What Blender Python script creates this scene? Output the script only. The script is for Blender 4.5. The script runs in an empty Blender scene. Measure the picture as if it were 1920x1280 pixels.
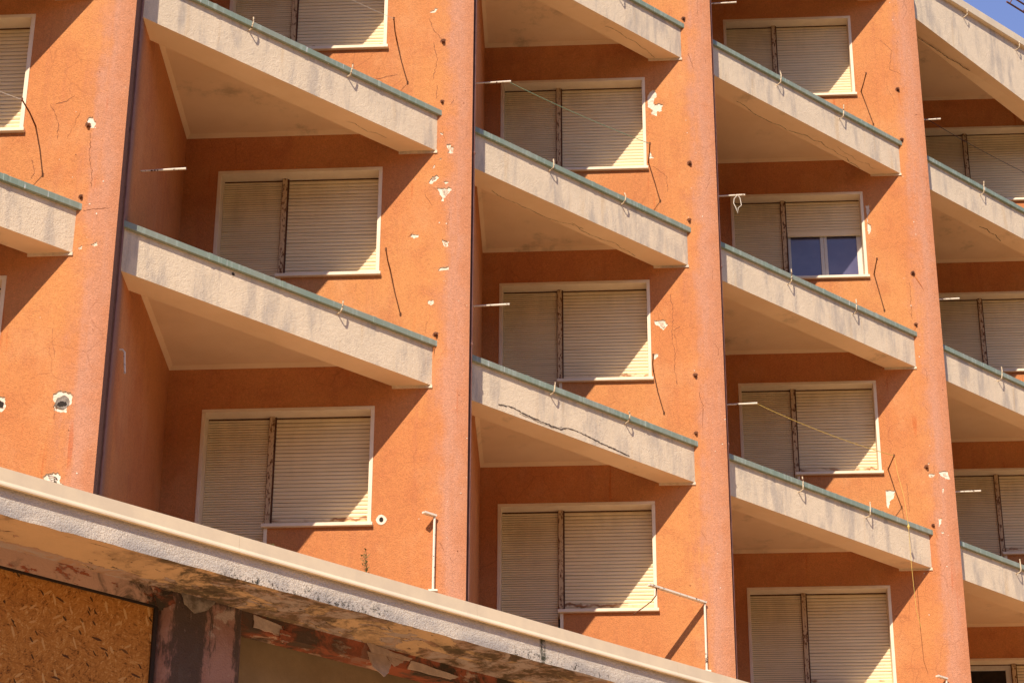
import bpy, bmesh, math, random
from mathutils import Vector, Matrix
from mathutils.geometry import delaunay_2d_cdt
rnd = random.Random(7)
C = bpy.context.scene.collection
S = bpy.context.scene
rad = math.radians
A = rad(3.8)                      # the window walls stand 3.8 degrees off the camera's heading
W2 = Vector((math.cos(A), -math.sin(A))); R2 = Vector((math.sin(A), math.cos(A)))
EYE = 1.6

# ---------------------------------------------------------------- camera
PITCH, ROLL = 0.4357, 0.004797
cam = bpy.data.cameras.new('camera'); co = bpy.data.objects.new('camera', cam); C.objects.link(co)
cam.sensor_width = 36; cam.lens = 36*4188.9/1920; cam.clip_end = 5000; cam.clip_start = .1
X = Vector((1, 0, 0)); F = Vector((0, math.cos(PITCH), math.sin(PITCH))); U = Vector((0, -math.sin(PITCH), math.cos(PITCH)))
cx = X*math.cos(ROLL) + U*math.sin(ROLL); cu = U*math.cos(ROLL) - X*math.sin(ROLL)
M = Matrix((cx, cu, -F)).transposed().to_4x4(); M.translation = (0, 0, EYE)
co.matrix_world = M
S.camera = co

# ---------------------------------------------------------------- sky and sun
sd = W2.to_3d()*.214 + R2.to_3d() + Vector((0, 0, -1.0)); sd.normalize()
elev = math.asin(-sd.z); az = math.atan2(-sd.x, -sd.y)      # compass angle of the sun from +Y towards +X
w = bpy.data.worlds.new('World'); S.world = w; w.use_nodes = True
nt = w.node_tree; bg = nt.nodes['Background']
sky = nt.nodes.new('ShaderNodeTexSky'); sky.sky_type = 'NISHITA'; sky.sun_disc = False
sky.sun_elevation = elev; sky.sun_rotation = az; sky.altitude = 50; sky.air_density = 1.4; sky.dust_density = .2; sky.ozone_density = 4.0
tint = nt.nodes.new('ShaderNodeMix'); tint.data_type = 'RGBA'; tint.blend_type = 'MULTIPLY'; tint.inputs[0].default_value = 1; tint.inputs[7].default_value = (1.22, 1.0, 1.20, 1)   # the photograph's white balance
nt.links.new(sky.outputs[0], tint.inputs[6]); nt.links.new(tint.outputs[2], bg.inputs[0]); bg.inputs[1].default_value = .115
sl = bpy.data.lights.new('sun', 'SUN'); so = bpy.data.objects.new('sun', sl); C.objects.link(so)
sl.energy = 5.0; sl.angle = rad(.5); sl.color = (1, .90, .76)
so.rotation_euler = sd.to_track_quat('-Z', 'Y').to_euler(); so.location = (-10, -10, 60)
S.view_settings.view_transform = 'Standard'; S.view_settings.look = 'None'
S.view_settings.exposure = .40; S.view_settings.gamma = 1

# ---------------------------------------------------------------- materials
class G:
    def __init__(s, name):
        s.m = bpy.data.materials.new(name); s.m.use_nodes = True; s.t = s.m.node_tree
        s.b = s.t.nodes['Principled BSDF']; s.b.inputs['Specular IOR Level'].default_value = .25
        s.geo = s.t.nodes.new('ShaderNodeNewGeometry'); s.tc = s.t.nodes.new('ShaderNodeTexCoord')
        s.P = s.geo.outputs['Position']; s.O = s.tc.outputs['Object']; s.UV = s.tc.outputs['UV']
    def n(s, typ, props=None, **inp):
        nd = s.t.nodes.new('ShaderNode'+typ)
        for k, v in (props or {}).items(): setattr(nd, k, v)
        for k, v in inp.items():
            k = int(k[1:]) if k[0] == '_' and k[1:].isdigit() else k.replace('_', ' ')
            s.set(nd.inputs[k], v)
        return nd
    def set(s, sock, v):
        if isinstance(v, bpy.types.NodeSocket): s.t.links.new(v, sock)
        elif isinstance(v, tuple) and len(v) == 3 and sock.type == 'RGBA': sock.default_value = (*v, 1)
        else: sock.default_value = v
    def map(s, vec, scale=(1, 1, 1), rot=(0, 0, 0), loc=(0, 0, 0)):
        return s.n('Mapping', Vector=vec, Scale=scale, Rotation=rot, Location=loc).outputs[0]
    def noise(s, vec, scale, detail=3, rough=.55, dist=0.):
        return s.n('TexNoise', Vector=vec, Scale=scale, Detail=detail, Roughness=rough, Distortion=dist).outputs[0]
    def sm(s, x, lo, hi, a=0., b=1.):
        return s.n('MapRange', {'interpolation_type': 'SMOOTHSTEP'}, _0=x, _1=lo, _2=hi, _3=a, _4=b).outputs[0]
    def lin(s, x, lo, hi, a=0., b=1.):
        return s.n('MapRange', None, _0=x, _1=lo, _2=hi, _3=a, _4=b).outputs[0]
    def ma(s, op, a, b=0.):
        nd = s.n('Math', {'operation': op}); s.set(nd.inputs[0], a); s.set(nd.inputs[1], b); return nd.outputs[0]
    def mul(s, a, b): return s.ma('MULTIPLY', a, b)
    def mix(s, f, a, b, mode='MIX'):
        nd = s.n('Mix', {'data_type': 'RGBA', 'blend_type': mode}); s.set(nd.inputs[0], f); s.set(nd.inputs[6], a); s.set(nd.inputs[7], b); return nd.outputs[2]
    def val(s, f, col):                                        # scale a colour by a factor socket
        c = s.n('CombineColor', None, _0=f, _1=f, _2=f).outputs[0]
        return s.mix(1., col, c, 'MULTIPLY')
    def xyz(s, v): return s.n('SeparateXYZ', None, _0=v).outputs
    def band(s, x, c, h, soft):                                # 1 within h of c, falling to 0 over soft
        return s.sm(s.ma('ABSOLUTE', s.ma('SUBTRACT', x, c)), h, h+soft, 1., 0.)
    def done(s, col, rough=.9, bump=None, dist=.01, strength=.5, metal=0.):
        s.set(s.b.inputs['Base Color'], col); s.set(s.b.inputs['Roughness'], rough); s.b.inputs['Metallic'].default_value = metal
        if bump is not None:
            bn = s.n('Bump', None, Height=bump, Distance=dist, Strength=strength)
            s.t.links.new(bn.outputs[0], s.b.inputs['Normal'])
        return s.m

def mk_stucco(name, kind):
    g = G(name)
    big = g.noise(g.P, .55, 4); mid = g.noise(g.P, 2.6, 6, .62); fine = g.noise(g.P, 75, 3, .7); grain = g.noise(g.P, 26, 4, .7)
    col = g.mix(g.sm(big, .36, .64), (.585, .238, .080), (.55, .20, .068))
    col = g.mix(g.mul(g.sm(mid, .48, .72), .45), col, (.43, .135, .052))
    pale = g.mul(g.sm(g.noise(g.map(g.P, (1, 1, .7), loc=(4, 2, 9)), 1.3, 6, .65), .50, .68), .5)
    col = g.mix(pale, col, (.61, .275, .115))
    st = g.noise(g.map(g.P, (5, 5, .3)), 1.6, 5, .6)
    col = g.mix(g.mul(g.sm(st, .5, .75), .35), col, (.42, .14, .066))
    u = g.xyz(g.UV)[0]
    if kind == 'wall':
        uu = g.ma('ADD', u, g.ma('ADD', g.lin(mid, .3, .7, -.10, .10), g.lin(st, .3, .7, -.05, .05)))
        fade = g.sm(uu, -.12, .26)
        col = g.mix(g.mul(fade, .8), col, (.50, .205, .105))
        ctr = g.band(uu, .21, .0, .19)
        col = g.mix(g.mul(ctr, g.sm(st, .3, .62,   .2, .75)), col, (.52, .25, .155))
        chip = g.mul(g.sm(g.noise(g.P, 34, 2, .5), .735, .76), g.sm(g.noise(g.P, 1.7, 3), .5, .62))
        col = g.mix(g.mul(chip, fade), col, (.75, .55, .36))
        pv = g.mix(.12, g.P, g.n('TexNoise', None, Vector=g.P, Scale=3.5, Detail=5.).outputs[1])
        ve = g.n('TexVoronoi', {'feature': 'DISTANCE_TO_EDGE'}, Vector=pv, Scale=3.2).outputs['Distance']
        cz = g.mul(g.sm(ve, .004, .022, 1., 0.), g.sm(g.noise(g.P, 1.1, 3), .54, .66))
        col = g.mix(g.mul(cz, .28), col, (.24, .075, .03))
        rust = g.mul(g.sm(g.noise(g.map(g.P, (9, 9, .5)), 1.2, 3), .62, .74), g.sm(g.noise(g.P, .9, 2), .5, .6))
        col = g.mix(g.mul(rust, .55), col, (.48, .10, .022))
    else:
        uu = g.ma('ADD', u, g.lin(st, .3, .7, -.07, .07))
        dirt = g.sm(uu, .24, .72, 1., 0.)  # mask for both the dirt and the painted skylight tone
        col = g.mix(g.mul(dirt, .86), col, (.15, .092, .08))  # weathering dirt plus a dim skylight tone painted along the nose edge
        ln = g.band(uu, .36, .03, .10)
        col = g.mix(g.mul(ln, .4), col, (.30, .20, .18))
    col = g.val(g.lin(fine, .3, .7, .82, 1.18), col)
    col = g.val(g.lin(grain, .3, .7, .91, 1.09), col)
    h = g.ma('ADD', g.mul(fine, 1.2), g.ma('ADD', g.mul(grain, .5), g.mul(mid, .8)))
    return g.done(col, .95, h, .015, .6)

def mk_cream(name, base, stain=.62, warm=(.62, .42, .22), low=None):
    g = G(name)
    st = g.noise(g.map(g.P, (3.2, 3.2, .75)), 1.5, 6, .62); mid = g.noise(g.P, 4, 5, .6); fine = g.noise(g.P, 62, 3, .7)
    col = g.mix(g.sm(mid, .3, .7), base, tuple(c*.92 for c in base))
    m = g.sm(st, .46, .70)
    col = g.mix(g.mul(m, stain), col, (.37, .315, .27))
    m2 = g.sm(g.noise(g.map(g.P, (5, 5, .5), loc=(3, 1, 7)), 1.3, 4), .58, .74)
    col = g.mix(g.mul(m2, .5), col, warm)
    col = g.val(g.lin(fine, .25, .75, .89, 1.10), col)
    return g.done(col, .93, g.ma('ADD', fine, g.mul(g.noise(g.P, 22, 3), .7)), .014, .5)

def mk_soffit():
    g = G('soffit_paint')
    mid = g.noise(g.P, 1.3, 5, .6)
    col = g.mix(g.sm(mid, .35, .65), (.82, .585, .36), (.76, .53, .315))
    md = g.mul(g.sm(g.noise(g.P, 1.7, 7, .68), .54, .72), g.sm(g.noise(g.P, .6, 2), .47, .6))
    col = g.mix(g.mul(md, .5), col, (.20, .155, .10))
    return g.done(col, .9, g.noise(g.P, 30, 3), .004, .3)

def mk_simple(name, c1, c2, scale=4., rough=.8, bump=.003, metal=0., stretch=(1, 1, 1)):
    g = G(name)
    v = g.map(g.P, stretch)
    col = g.mix(g.sm(g.noise(v, scale, 5, .65), .35, .65), c1, c2)
    return g.done(col, rough, g.noise(g.P, 45, 3), bump, .4, metal)

def mk_shutter():
    g = G('shutter_paint')
    z = g.xyz(g.O)[2]; x = g.xyz(g.O)[0]
    base = g.mix(g.sm(g.noise(g.map(g.P, (.8, .8, 14)), 1.5, 3), .3, .7), (.88, .705, .43), (.80, .63, .38))
    dirt = g.sm(g.noise(g.map(g.P, (4, 4, 1.2)), 1.3, 5, .6), .36, .70)
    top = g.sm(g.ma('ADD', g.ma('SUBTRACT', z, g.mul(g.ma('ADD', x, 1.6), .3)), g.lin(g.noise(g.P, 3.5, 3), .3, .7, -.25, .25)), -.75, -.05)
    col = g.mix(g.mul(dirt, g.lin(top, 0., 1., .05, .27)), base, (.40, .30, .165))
    zz = g.ma('ADD', z, g.lin(g.noise(g.P, 9, 2), .3, .7, -.025, .025))
    rb = g.mul(g.band(zz, -1.268, .006, .022), g.sm(g.noise(g.map(g.P, (1.6, 1.6, .5), loc=(0, 0, 3)), 1.5, 3), .49, .60))
    rb = g.mul(rb, g.sm(x, -1.79, -1.78))
    col = g.mix(g.mul(rb, .9), col, (.30, .10, .022))
    return g.done(col, .55, g.noise(g.P, 70, 2), .002, .25)

def mk_rust(name, paint, lo=.42, hi=.55, scale=16., stretch=(1, 1, 1), rc=(.12, .035, .010)):
    g = G(name)
    f = g.sm(g.noise(g.map(g.P, stretch), scale, 4, .65), lo, hi)
    rust = g.mix(g.noise(g.P, 40, 3), rc, (.035, .014, .008))
    return g.done(g.mix(f, paint, rust), .75, g.noise(g.P, 80, 2), .002, .4)

def mk_coping():
    g = G('patinated_coping')
    st = g.noise(g.map(g.P, (14, 14, 1.5)), 1.5, 4, .6); big = g.noise(g.P, 1.5, 4)
    col = g.mix(g.sm(big, .38, .62), (.215, .27, .205), (.26, .285, .22))
    col = g.mix(g.mul(g.sm(st, .5, .66), .6), col, (.36, .41, .34))
    col = g.mix(g.sm(g.noise(g.map(g.P, (24, 24, 1)), 1.6, 2, .5, 0), .70, .73), col, (.62, .62, .58))
    return g.done(col, .5, st, .002, .3)

def mk_canopy(name, part):
    g = G(name)
    x, y, z = g.xyz(g.O)
    n1 = g.noise(g.O, 3.2, 7, .68, .6); n2 = g.noise(g.O, 1.5, 5, .6); fine = g.noise(g.O, 58, 3, .7); n3 = g.noise(g.map(g.O, (1.4, 5, 1)), 2.1, 6, .62, .9)
    nj = g.lin(n1, .3, .7, -.55, .55); xj = g.ma('ADD', x, nj)
    mold = g.ma('MAXIMUM', g.ma('MAXIMUM', g.band(xj, -2.85, .45, .8), g.mul(g.band(xj, -1.7, .5, .6), .85)), g.band(xj, .95, .6, .75))
    if part == 'face':
        col = g.mix(g.sm(n2, .35, .65), (.68, .58, .46), (.60, .52, .425))
        zl = g.ma('ADD', z, g.lin(n1, .3, .7, -.07, .07))
        low = g.sm(zl, 6.92+EYE, 7.06+EYE, 1., 0.)
        gray = g.mul(low, g.sm(n2, .34, .58))
        col = g.mix(g.mul(g.sm(n1, .42, .66), .35), col, (.44, .38, .32))
        col = g.mix(g.mul(gray, .68), col, (.33, .30, .285))
        blk = g.mul(g.sm(g.noise(g.O, 26, 5, .75), .50, .62), g.mul(low, g.ma('MAXIMUM', g.band(xj, -1.75, .2, .5), g.ma('MAXIMUM', g.band(xj, .95, .2, .6), g.band(xj, -2.6, .3, .5)))))
        col = g.mix(blk, col, (.05, .045, .035))
        jt = g.mul(g.band(g.ma('ADD', x, g.mul(nj, .03)), .945, .012, .05), g.sm(g.noise(g.O, 14, 4, .7), .4, .6))
        col = g.mix(jt, col, (.05, .05, .03))
        h = g.ma('ADD', fine, g.ma('ADD', g.noise(g.O, 17, 4, .7), g.mul(low, n1)))
        col = g.val(g.lin(fine, .25, .75, .82, 1.14), col)
        return g.done(col, .95, h, .022, .7)
    if part == 'under':
        col = g.mix(g.sm(n2, .35, .65), (.60, .42, .255), (.52, .36, .22))
        n4 = g.noise(g.map(g.O, (1., 2.2, 1), loc=(1.7, 0, 0)), 1.25, 7, .60, 1.2)
        pe = g.ma('ADD', n4, g.ma('ADD', g.mul(mold, .07), g.sm(x, -3.4, -2.2, -.055, .06)))
        edge = g.sm(g.ma('ADD', y, g.lin(n1, .3, .7, -.06, .06)), -.20, -.14)
        pe = g.ma('ADD', pe, g.mul(g.mul(edge, g.sm(x, -3.6, -3.2, 1., 0.)), .2))
        peel = g.sm(pe, .565, .573)
        rim = g.mul(g.sm(pe, .556, .564), g.sm(pe, .572, .582, 1., 0.))
        rim = g.mul(rim, g.sm(g.noise(g.O, 5, 3), .45, .6))
        pc = g.mix(g.sm(n1, .4, .6), (.40, .33, .30), (.42, .25, .16))
        col = g.mix(peel, col, pc)
        col = g.mix(g.mul(rim, .85), col, (.05, .03, .018))
        mk = g.mul(g.ma('MAXIMUM', mold, g.mul(g.sm(n2, .5, .62), .55)), g.sm(g.ma('ADD', n1, g.mul(g.ma('SUBTRACT', g.noise(g.O, 13, 5, .7), .5), .5)), .38, .60))
        col = g.mix(g.mul(mk, .88), col, (.065, .052, .032))
        sp = g.mul(g.sm(g.noise(g.O, 22, 2, .5), .69, .71), g.sm(n2, .45, .55))
        col = g.mix(sp, col, (.05, .03, .02))
        return g.done(col, .92, g.ma('ADD', g.mul(peel, -.8), g.mul(g.noise(g.O, 18, 4, .7), .5)), .02, .7)
    if part == 'beam':
        terr = (.34, .105, .055); pink = (.52, .34, .26)
        s = g.ma('ADD', g.sm(x, -3.7, -3.4, .12, -.02), g.noise(g.map(g.O, (1, 1, 3)), 2.4, 7, .68))
        col = g.mix(g.sm(s, .545, .56), terr, pink)
        col = g.mix(g.mul(g.sm(n1, .52, .62), .6), col, (.28, .20, .16))
        col = g.mix(g.mul(mold, g.sm(n1, .38, .58)), col, (.06, .045, .03))
        sp = g.sm(g.noise(g.map(g.O, (6, 6, 14)), 1.6, 3, .6), .70, .72)
        col = g.mix(sp, col, (.07, .03, .02))
        return g.done(col, .93, g.ma('ADD', g.sm(s, .545, .56), g.noise(g.O, 20, 4, .7)), .012, .6)
    if part == 'column':
        col = g.mix(g.sm(n1, .35, .65), (.36, .205, .16), (.29, .145, .11))
        col = g.mix(g.sm(n3, .57, .64), col, (.44, .33, .28))
        wv = g.noise(g.map(g.O, (4, 4, .8)), 1.4, 8, .72)
        xx = g.ma('ADD', x, g.ma('ADD', g.lin(wv, .3, .7, -.16, .16), g.mul(nj, .05)))
        dk = g.ma('MAXIMUM', g.band(xx, -3.06, .11, .22), g.mul(g.band(xx, -2.43, .03, .14), .9))
        dk = g.ma('MAXIMUM', dk, g.mul(g.sm(g.ma('ADD', z, g.mul(nj, .25)), 6.66+EYE, 6.92+EYE), .75))
        br = g.noise(g.map(g.O, (9, 9, 2.5)), 1.8, 7, .75)
        m_ = g.sm(g.ma('ADD', dk, g.lin(br, .3, .7, -.42, .42)), .22, .85)
        col = g.mix(g.mul(m_, .93), col, (.075, .052, .040))
        col = g.mix(g.mul(g.sm(br, .60, .68), .5), col, (.46, .33, .28))
        return g.done(col, .94, g.ma('ADD', fine, g.ma('ADD', g.noise(g.O, 20, 4, .7), n3)), .018, .6)

def mk_osb():
    g = G('strand_board')
    x, y, z = g.xyz(g.O)
    vec = g.n('CombineXYZ', None, _0=x, _1=z, _2=0.).outputs[0]
    wob = g.mix(.05, vec, g.n('TexNoise', None, Vector=vec, Scale=7., Detail=3.).outputs[1])
    def layer(ang, sx, sy, off):
        v = g.map(g.map(wob, (1, 1, 1), (0, 0, rad(ang))), (sx, sy, 1), (0, 0, 0), (off, off*.7, 0))
        vo = g.n('TexVoronoi', {'voronoi_dimensions': '2D'}, Vector=v, Scale=1.)
        return g.xyz(vo.outputs['Color'])[0], vo.outputs['Distance']
    a1, d1 = layer(12, 22, 80, 0); a2, d2 = layer(-58, 25, 84, 5); a3, d3 = layer(78, 20, 70, 9); a4, d4 = layer(-22, 50, 140, 2)
    sel = g.sm(g.noise(vec, 6, 3), .42, .58)
    v = g.ma('ADD', g.mul(g.ma('ADD', g.mul(a1, sel), g.mul(a2, g.ma('SUBTRACT', 1., sel))), .42), g.ma('ADD', g.mul(a3, .20), g.mul(a4, .22)))
    v = g.ma('ADD', g.ma('ADD', v, .12), g.lin(g.noise(vec, 90, 4, .7), .3, .7, -.12, .12))
    v = g.ma('ADD', v, g.lin(g.noise(vec, 2.2, 3), .3, .7, -.06, .06))
    rp = g.n('ValToRGB', None, _0=v); e = rp.color_ramp.elements
    e[0].position = .16; e[0].color = (.10, .034, .006, 1); e[1].position = .86; e[1].color = (.56, .31, .095, 1)
    for p, c in ((.32, (.30, .115, .020, 1)), (.52, (.42, .17, .030, 1)), (.70, (.46, .20, .042, 1))):
        k = e.new(p); k.color = c
    col = rp.outputs[0]
    def flakes(ang, sx, sy, off, thr, c):
        nonlocal col
        vv = g.map(g.map(wob, (1, 1, 1), (0, 0, rad(ang))), (sx, sy, 1), (0, 0, 0), (off, -off, 0))
        vo = g.n('TexVoronoi', {'voronoi_dimensions': '2D'}, Vector=vv, Scale=1.)
        pick = g.mul(g.sm(g.xyz(vo.outputs['Color'])[1], thr, thr+.004), g.sm(vo.outputs['Distance'], .36, .40, 1., 0.))
        col = g.mix(g.mul(pick, .9), col, c)
    flakes(72, 7, 32, 3, .955, (.58, .34, .12)); flakes(-35, 8, 36, 11, .955, (.56, .31, .10)); flakes(10, 7, 34, 17, .975, (.06, .022, .008)); flakes(50, 13, 40, 23, .965, (.045, .018, .006))
    dk = g.sm(g.noise(vec, 30, 5, .7), .63, .70)
    col = g.mix(g.mul(dk, .7), col, (.08, .028, .008))
    return g.done(col, .8, g.ma('ADD', v, g.mul(d1, .4)), .006, .5)

MT = {}
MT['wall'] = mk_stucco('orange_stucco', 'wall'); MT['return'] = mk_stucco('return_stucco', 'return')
MT['cream'] = mk_cream('balcony_roughcast', (.78, .62, .43))
MT['soffit'] = mk_soffit()
MT['plaster'] = mk_simple('exposed_plaster', (.80, .66, .52), (.70, .56, .42), 14, .95, .006)
MT['plaster_grey'] = mk_simple('grey_plaster', (.56, .44, .36), (.44, .34, .28), 9, .95, .010)
MT['plaster_mid'] = mk_simple('older_plaster', (.66, .50, .37), (.55, .40, .28), 16, .95, .006)
MT['plaster_dirty'] = mk_simple('dirty_plaster', (.36, .30, .25), (.13, .10, .075), 7, .95, .012)
MT['dark'] = mk_simple('dark_void', (.02, .013, .009), (.03, .018, .012), 9)
MT['crack'] = mk_simple('stucco_crack', (.17, .06, .026), (.26, .09, .038), 20)
MT['crackc'] = mk_simple('roughcast_crack', (.07, .05, .035), (.12, .085, .06), 20)
MT['rustrun'] = mk_simple('rust_run', (.46, .15, .045), (.52, .185, .062), 30, .95)
MT['trim'] = mk_simple('travertine_trim', (.86, .70, .50), (.80, .64, .45), 6, .7, .002, 0., (1, 1, 1))
MT['shutter'] = mk_shutter()
MT['gap'] = mk_simple('slat_gap_shade', (.26, .165, .09), (.18, .11, .055), 9)  # dark colour paints the shade inside the gaps between slats
MT['mullion'] = mk_rust('mullion_rust', (.60, .42, .235), .50, .62, 14., (3, 3, 1.2), (.30, .115, .036))
MT['guide_and_shade'] = mk_rust('guide_rust_and_gap_shade', (.13, .05, .022), .48, .62, 9., (3, 3, .6))
MT['coping'] = mk_coping()
MT['flash'] = mk_simple('beige_flashing', (.74, .595, .40), (.66, .53, .365), 2.2, .45, .001)
MT['hook'] = mk_rust('hook_paint', (.66, .52, .34), .52, .62, 30.)
MT['rustmix'] = mk_rust('chipped_white_rust', (.78, .68, .54), .57, .64, 22.)
MT['rust'] = mk_rust('rusty_steel', (.17, .06, .022), .45, .6, 20.)
MT['conduit'] = mk_simple('conduit_paint', (.26, .12, .085), (.19, .085, .06), 6, .5)
MT['glass'] = None
MT['sash'] = mk_simple('sash_paint', (.66, .60, .52), (.60, .54, .46), 8, .5, .001)
MT['cface'] = mk_canopy('canopy_roughcast', 'face'); MT['cunder'] = mk_canopy('canopy_peeling_paint', 'under')
MT['cbeam'] = mk_canopy('canopy_beam_plaster', 'beam'); MT['ccol'] = mk_canopy('column_stained_plaster', 'column')
MT['osb'] = mk_osb()
MT['olive'] = mk_simple('ochre_render', (.30, .21, .115), (.24, .165, .09), 1.6, .9, .004)
MT['tile'] = mk_simple('balcony_floor_tiles', (.15, .075, .045), (.12, .06, .038), 3)
MT['roof'] = mk_simple('roof_felt', (.20, .14, .10), (.16, .11, .08), 2)
MT['leaf'] = mk_simple('leaf', (.11, .115, .03), (.16, .12, .035), 30, .6); MT['stem'] = mk_simple('stem', (.20, .10, .04), (.15, .07, .03), 20, .7)
MT['ground'] = mk_simple('earth', (.15, .105, .06), (.11, .085, .045), .3, .95)
MT['bounce_ground'] = mk_simple('bounce_ground', (.72, .465, .235), (.66, .42, .21), .8, .9)
MT['blocker'] = mk_simple('blocker_green', (.05, .055, .022), (.03, .036, .015), .12, .95)
g = G('window_glass'); g.b.inputs['Specular IOR Level'].default_value = .6
MT['glass'] = g.done(g.mix(g.sm(g.noise(g.P, 3, 4), .35, .65), (.085, .075, .13), (.11, .098, .155)), .18)  # violet base colour has the sky reflection painted in
g = G('cord_green'); MT['cgreen'] = g.done((.22, .33, .20), .6)
g = G('cord_yellow'); MT['cyellow'] = g.done((.62, .42, .10), .6)
g = G('cord_dark'); MT['cdark'] = g.done((.035, .02, .02), .6)
g = G('cord_white'); MT['cwhite'] = g.done((.66, .58, .48), .6)

# ---------------------------------------------------------------- mesh helpers
class MB:
    def __init__(s): s.v = []; s.f = []; s.mi = []; s.uv = []; s.sm = []
    def face(s, pts, mi=0, uvs=None, smooth=False):
        b = len(s.v); s.v += [tuple(p) for p in pts]; s.f.append(tuple(range(b, b+len(pts)))); s.mi.append(mi)
        s.uv.append(uvs or [(p[0], p[2]) for p in pts]); s.sm.append(smooth)
    def box(s, x0, x1, y0, y1, z0, z1, mi=0):
        s.prism([(x0, y0), (x1, y0), (x1, y1), (x0, y1)], z0, z1, mi)
    def prism(s, poly, z0, z1, mi=0, mb=None, mt=None, z0b=None):
        """vertical prism over a counter-clockwise polygon"""
        n = len(poly); zb = z0b or [z0]*n
        s.face([(p[0], p[1], z1) for p in poly], mi if mt is None else mt)
        s.face([(poly[i][0], poly[i][1], zb[i]) for i in reversed(range(n))], mi if mb is None else mb)
        for i in range(n):
            a, b = poly[i], poly[(i+1) % n]
            s.face([(a[0], a[1], zb[i]), (b[0], b[1], zb[(i+1) % n]), (b[0], b[1], z1), (a[0], a[1], z1)], mi)
    def tube(s, pts, r, seg=7, mi=0):
        pts = [Vector(p) for p in pts]; rings = []
        rs = r if isinstance(r, (list, tuple)) else [r]*len(pts)
        for i, p in enumerate(pts):
            d = (pts[min(i+1, len(pts)-1)] - pts[max(i-1, 0)]).normalized()
            a = d.orthogonal().normalized() if i == 0 else (rings[-1][1] - d*rings[-1][1].dot(d)).normalized()
            b = d.cross(a)
            rings.append(([p + (a*math.cos(2*math.pi*k/seg) + b*math.sin(2*math.pi*k/seg))*rs[i] for k in range(seg)], a))
        for i in range(len(rings)-1):
            for k in range(seg):
                q = (k+1) % seg
                s.face([rings[i][0][k], rings[i][0][q], rings[i+1][0][q], rings[i+1][0][k]], mi, smooth=True)
        s.face(list(reversed(rings[0][0])), mi); s.face(rings[-1][0], mi)
    def build(s, name, mats, parent=None, bevel=0, merge=False):
        me = bpy.data.meshes.new(name); me.from_pydata(s.v, [], s.f)
        if not isinstance(mats, (list, tuple)): mats = [mats]
        for m in mats: me.materials.append(m)
        uv = me.uv_layers.new(name='UVMap'); k = 0
        for i, p in enumerate(me.polygons):
            p.material_index = s.mi[i]; p.use_smooth = s.sm[i]
            for q in s.uv[i]: uv.data[k].uv = q; k += 1
        o = bpy.data.objects.new(name, me); C.objects.link(o)
        if merge or bevel:
            bm = bmesh.new(); bm.from_mesh(me); bmesh.ops.remove_doubles(bm, verts=bm.verts, dist=1e-4)
            bm.to_mesh(me); bm.free()
        if bevel:
            md = o.modifiers.new('bevel', 'BEVEL'); md.width = bevel; md.segments = 2; md.limit_method = 'ANGLE'; md.angle_limit = rad(40)
        if parent: o.parent = parent
        return o
def tag(o, label=None, cat=None, group=None, kind=None):
    if label: o['label'] = label
    if cat: o['category'] = cat
    if group: o['group'] = group
    if kind: o['kind'] = kind
    return o
def empty(name, loc):
    o = bpy.data.objects.new(name, None); C.objects.link(o); o.location = loc; return o

# ---------------------------------------------------------------- plan of the saw-tooth facade
B = {0: (-7.7528, 16.4102), 1: (-4.3081, 19.598), 2: (-.8634, 22.7858), 3: (2.2969, 25.7097), 4: (5.7593, 28.8534), 5: (9.2982, 32.0962), 6: (12.8371, 35.3391)}
B = {k: Vector(v) for k, v in B.items()}
def step(b): d = B[b]-B[b-1] if b else B[1]-B[0]; return Vector((d.dot(W2), d.dot(R2)))       # in wall coordinates
UI = {b: .22-step(b).x for b in B}; UI[3] = -2.69
WS = {0: 0, 1: 0, 2: 0, 3: .13, 4: .05, 5: .05, 6: .05}
WT = [z+EYE for z in (9.83, 12.87, 15.91, 18.97)]
PF = [z+EYE for z in (10.62, 13.62, 16.75)]
ZR = 19.92+EYE; ZB = 7.2+EYE; NOSE = .38
def vnose(u):
    if u <= .1: return 0.
    k = min(int((u-.1)/.04), 6); a = .1+k*.04; t = (u-a)/.04        # straight facets, 4 cm wide
    return ((a-.1)**2*(1-t)+(a-.06)**2*t)/1.8
def walldir(b):                                                # return wall that closes bay b on its left: nose point, inner corner
    s = step(b); return Vector((NOSE-s.x, vnose(NOSE)-s.y)), Vector((UI[b], 0.))
def isect(p, d, q, e):
    k = d.x*e.y-d.y*e.x; t = ((q.x-p.x)*e.y-(q.y-p.y)*e.x)/k; return p+d*t
def inside(p, poly):
    r = False; n = len(poly)
    for i in range(n):
        a, b = poly[i], poly[(i+1) % n]
        if (a[1] > p[1]) != (b[1] > p[1]) and p[0] < (b[0]-a[0])*(p[1]-a[1])/(b[1]-a[1])+a[0]: r = not r
    return r
def jag(poly, amp=.009, sub=4):
    out = []
    for i, a in enumerate(poly):
        b = poly[(i+1) % len(poly)]
        for k in range(sub):
            t = k/sub; j = amp if k else amp*.4
            out.append((a[0]+(b[0]-a[0])*t+rnd.uniform(-j, j), a[1]+(b[1]-a[1])*t+rnd.uniform(-j, j)))
    return out
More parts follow.
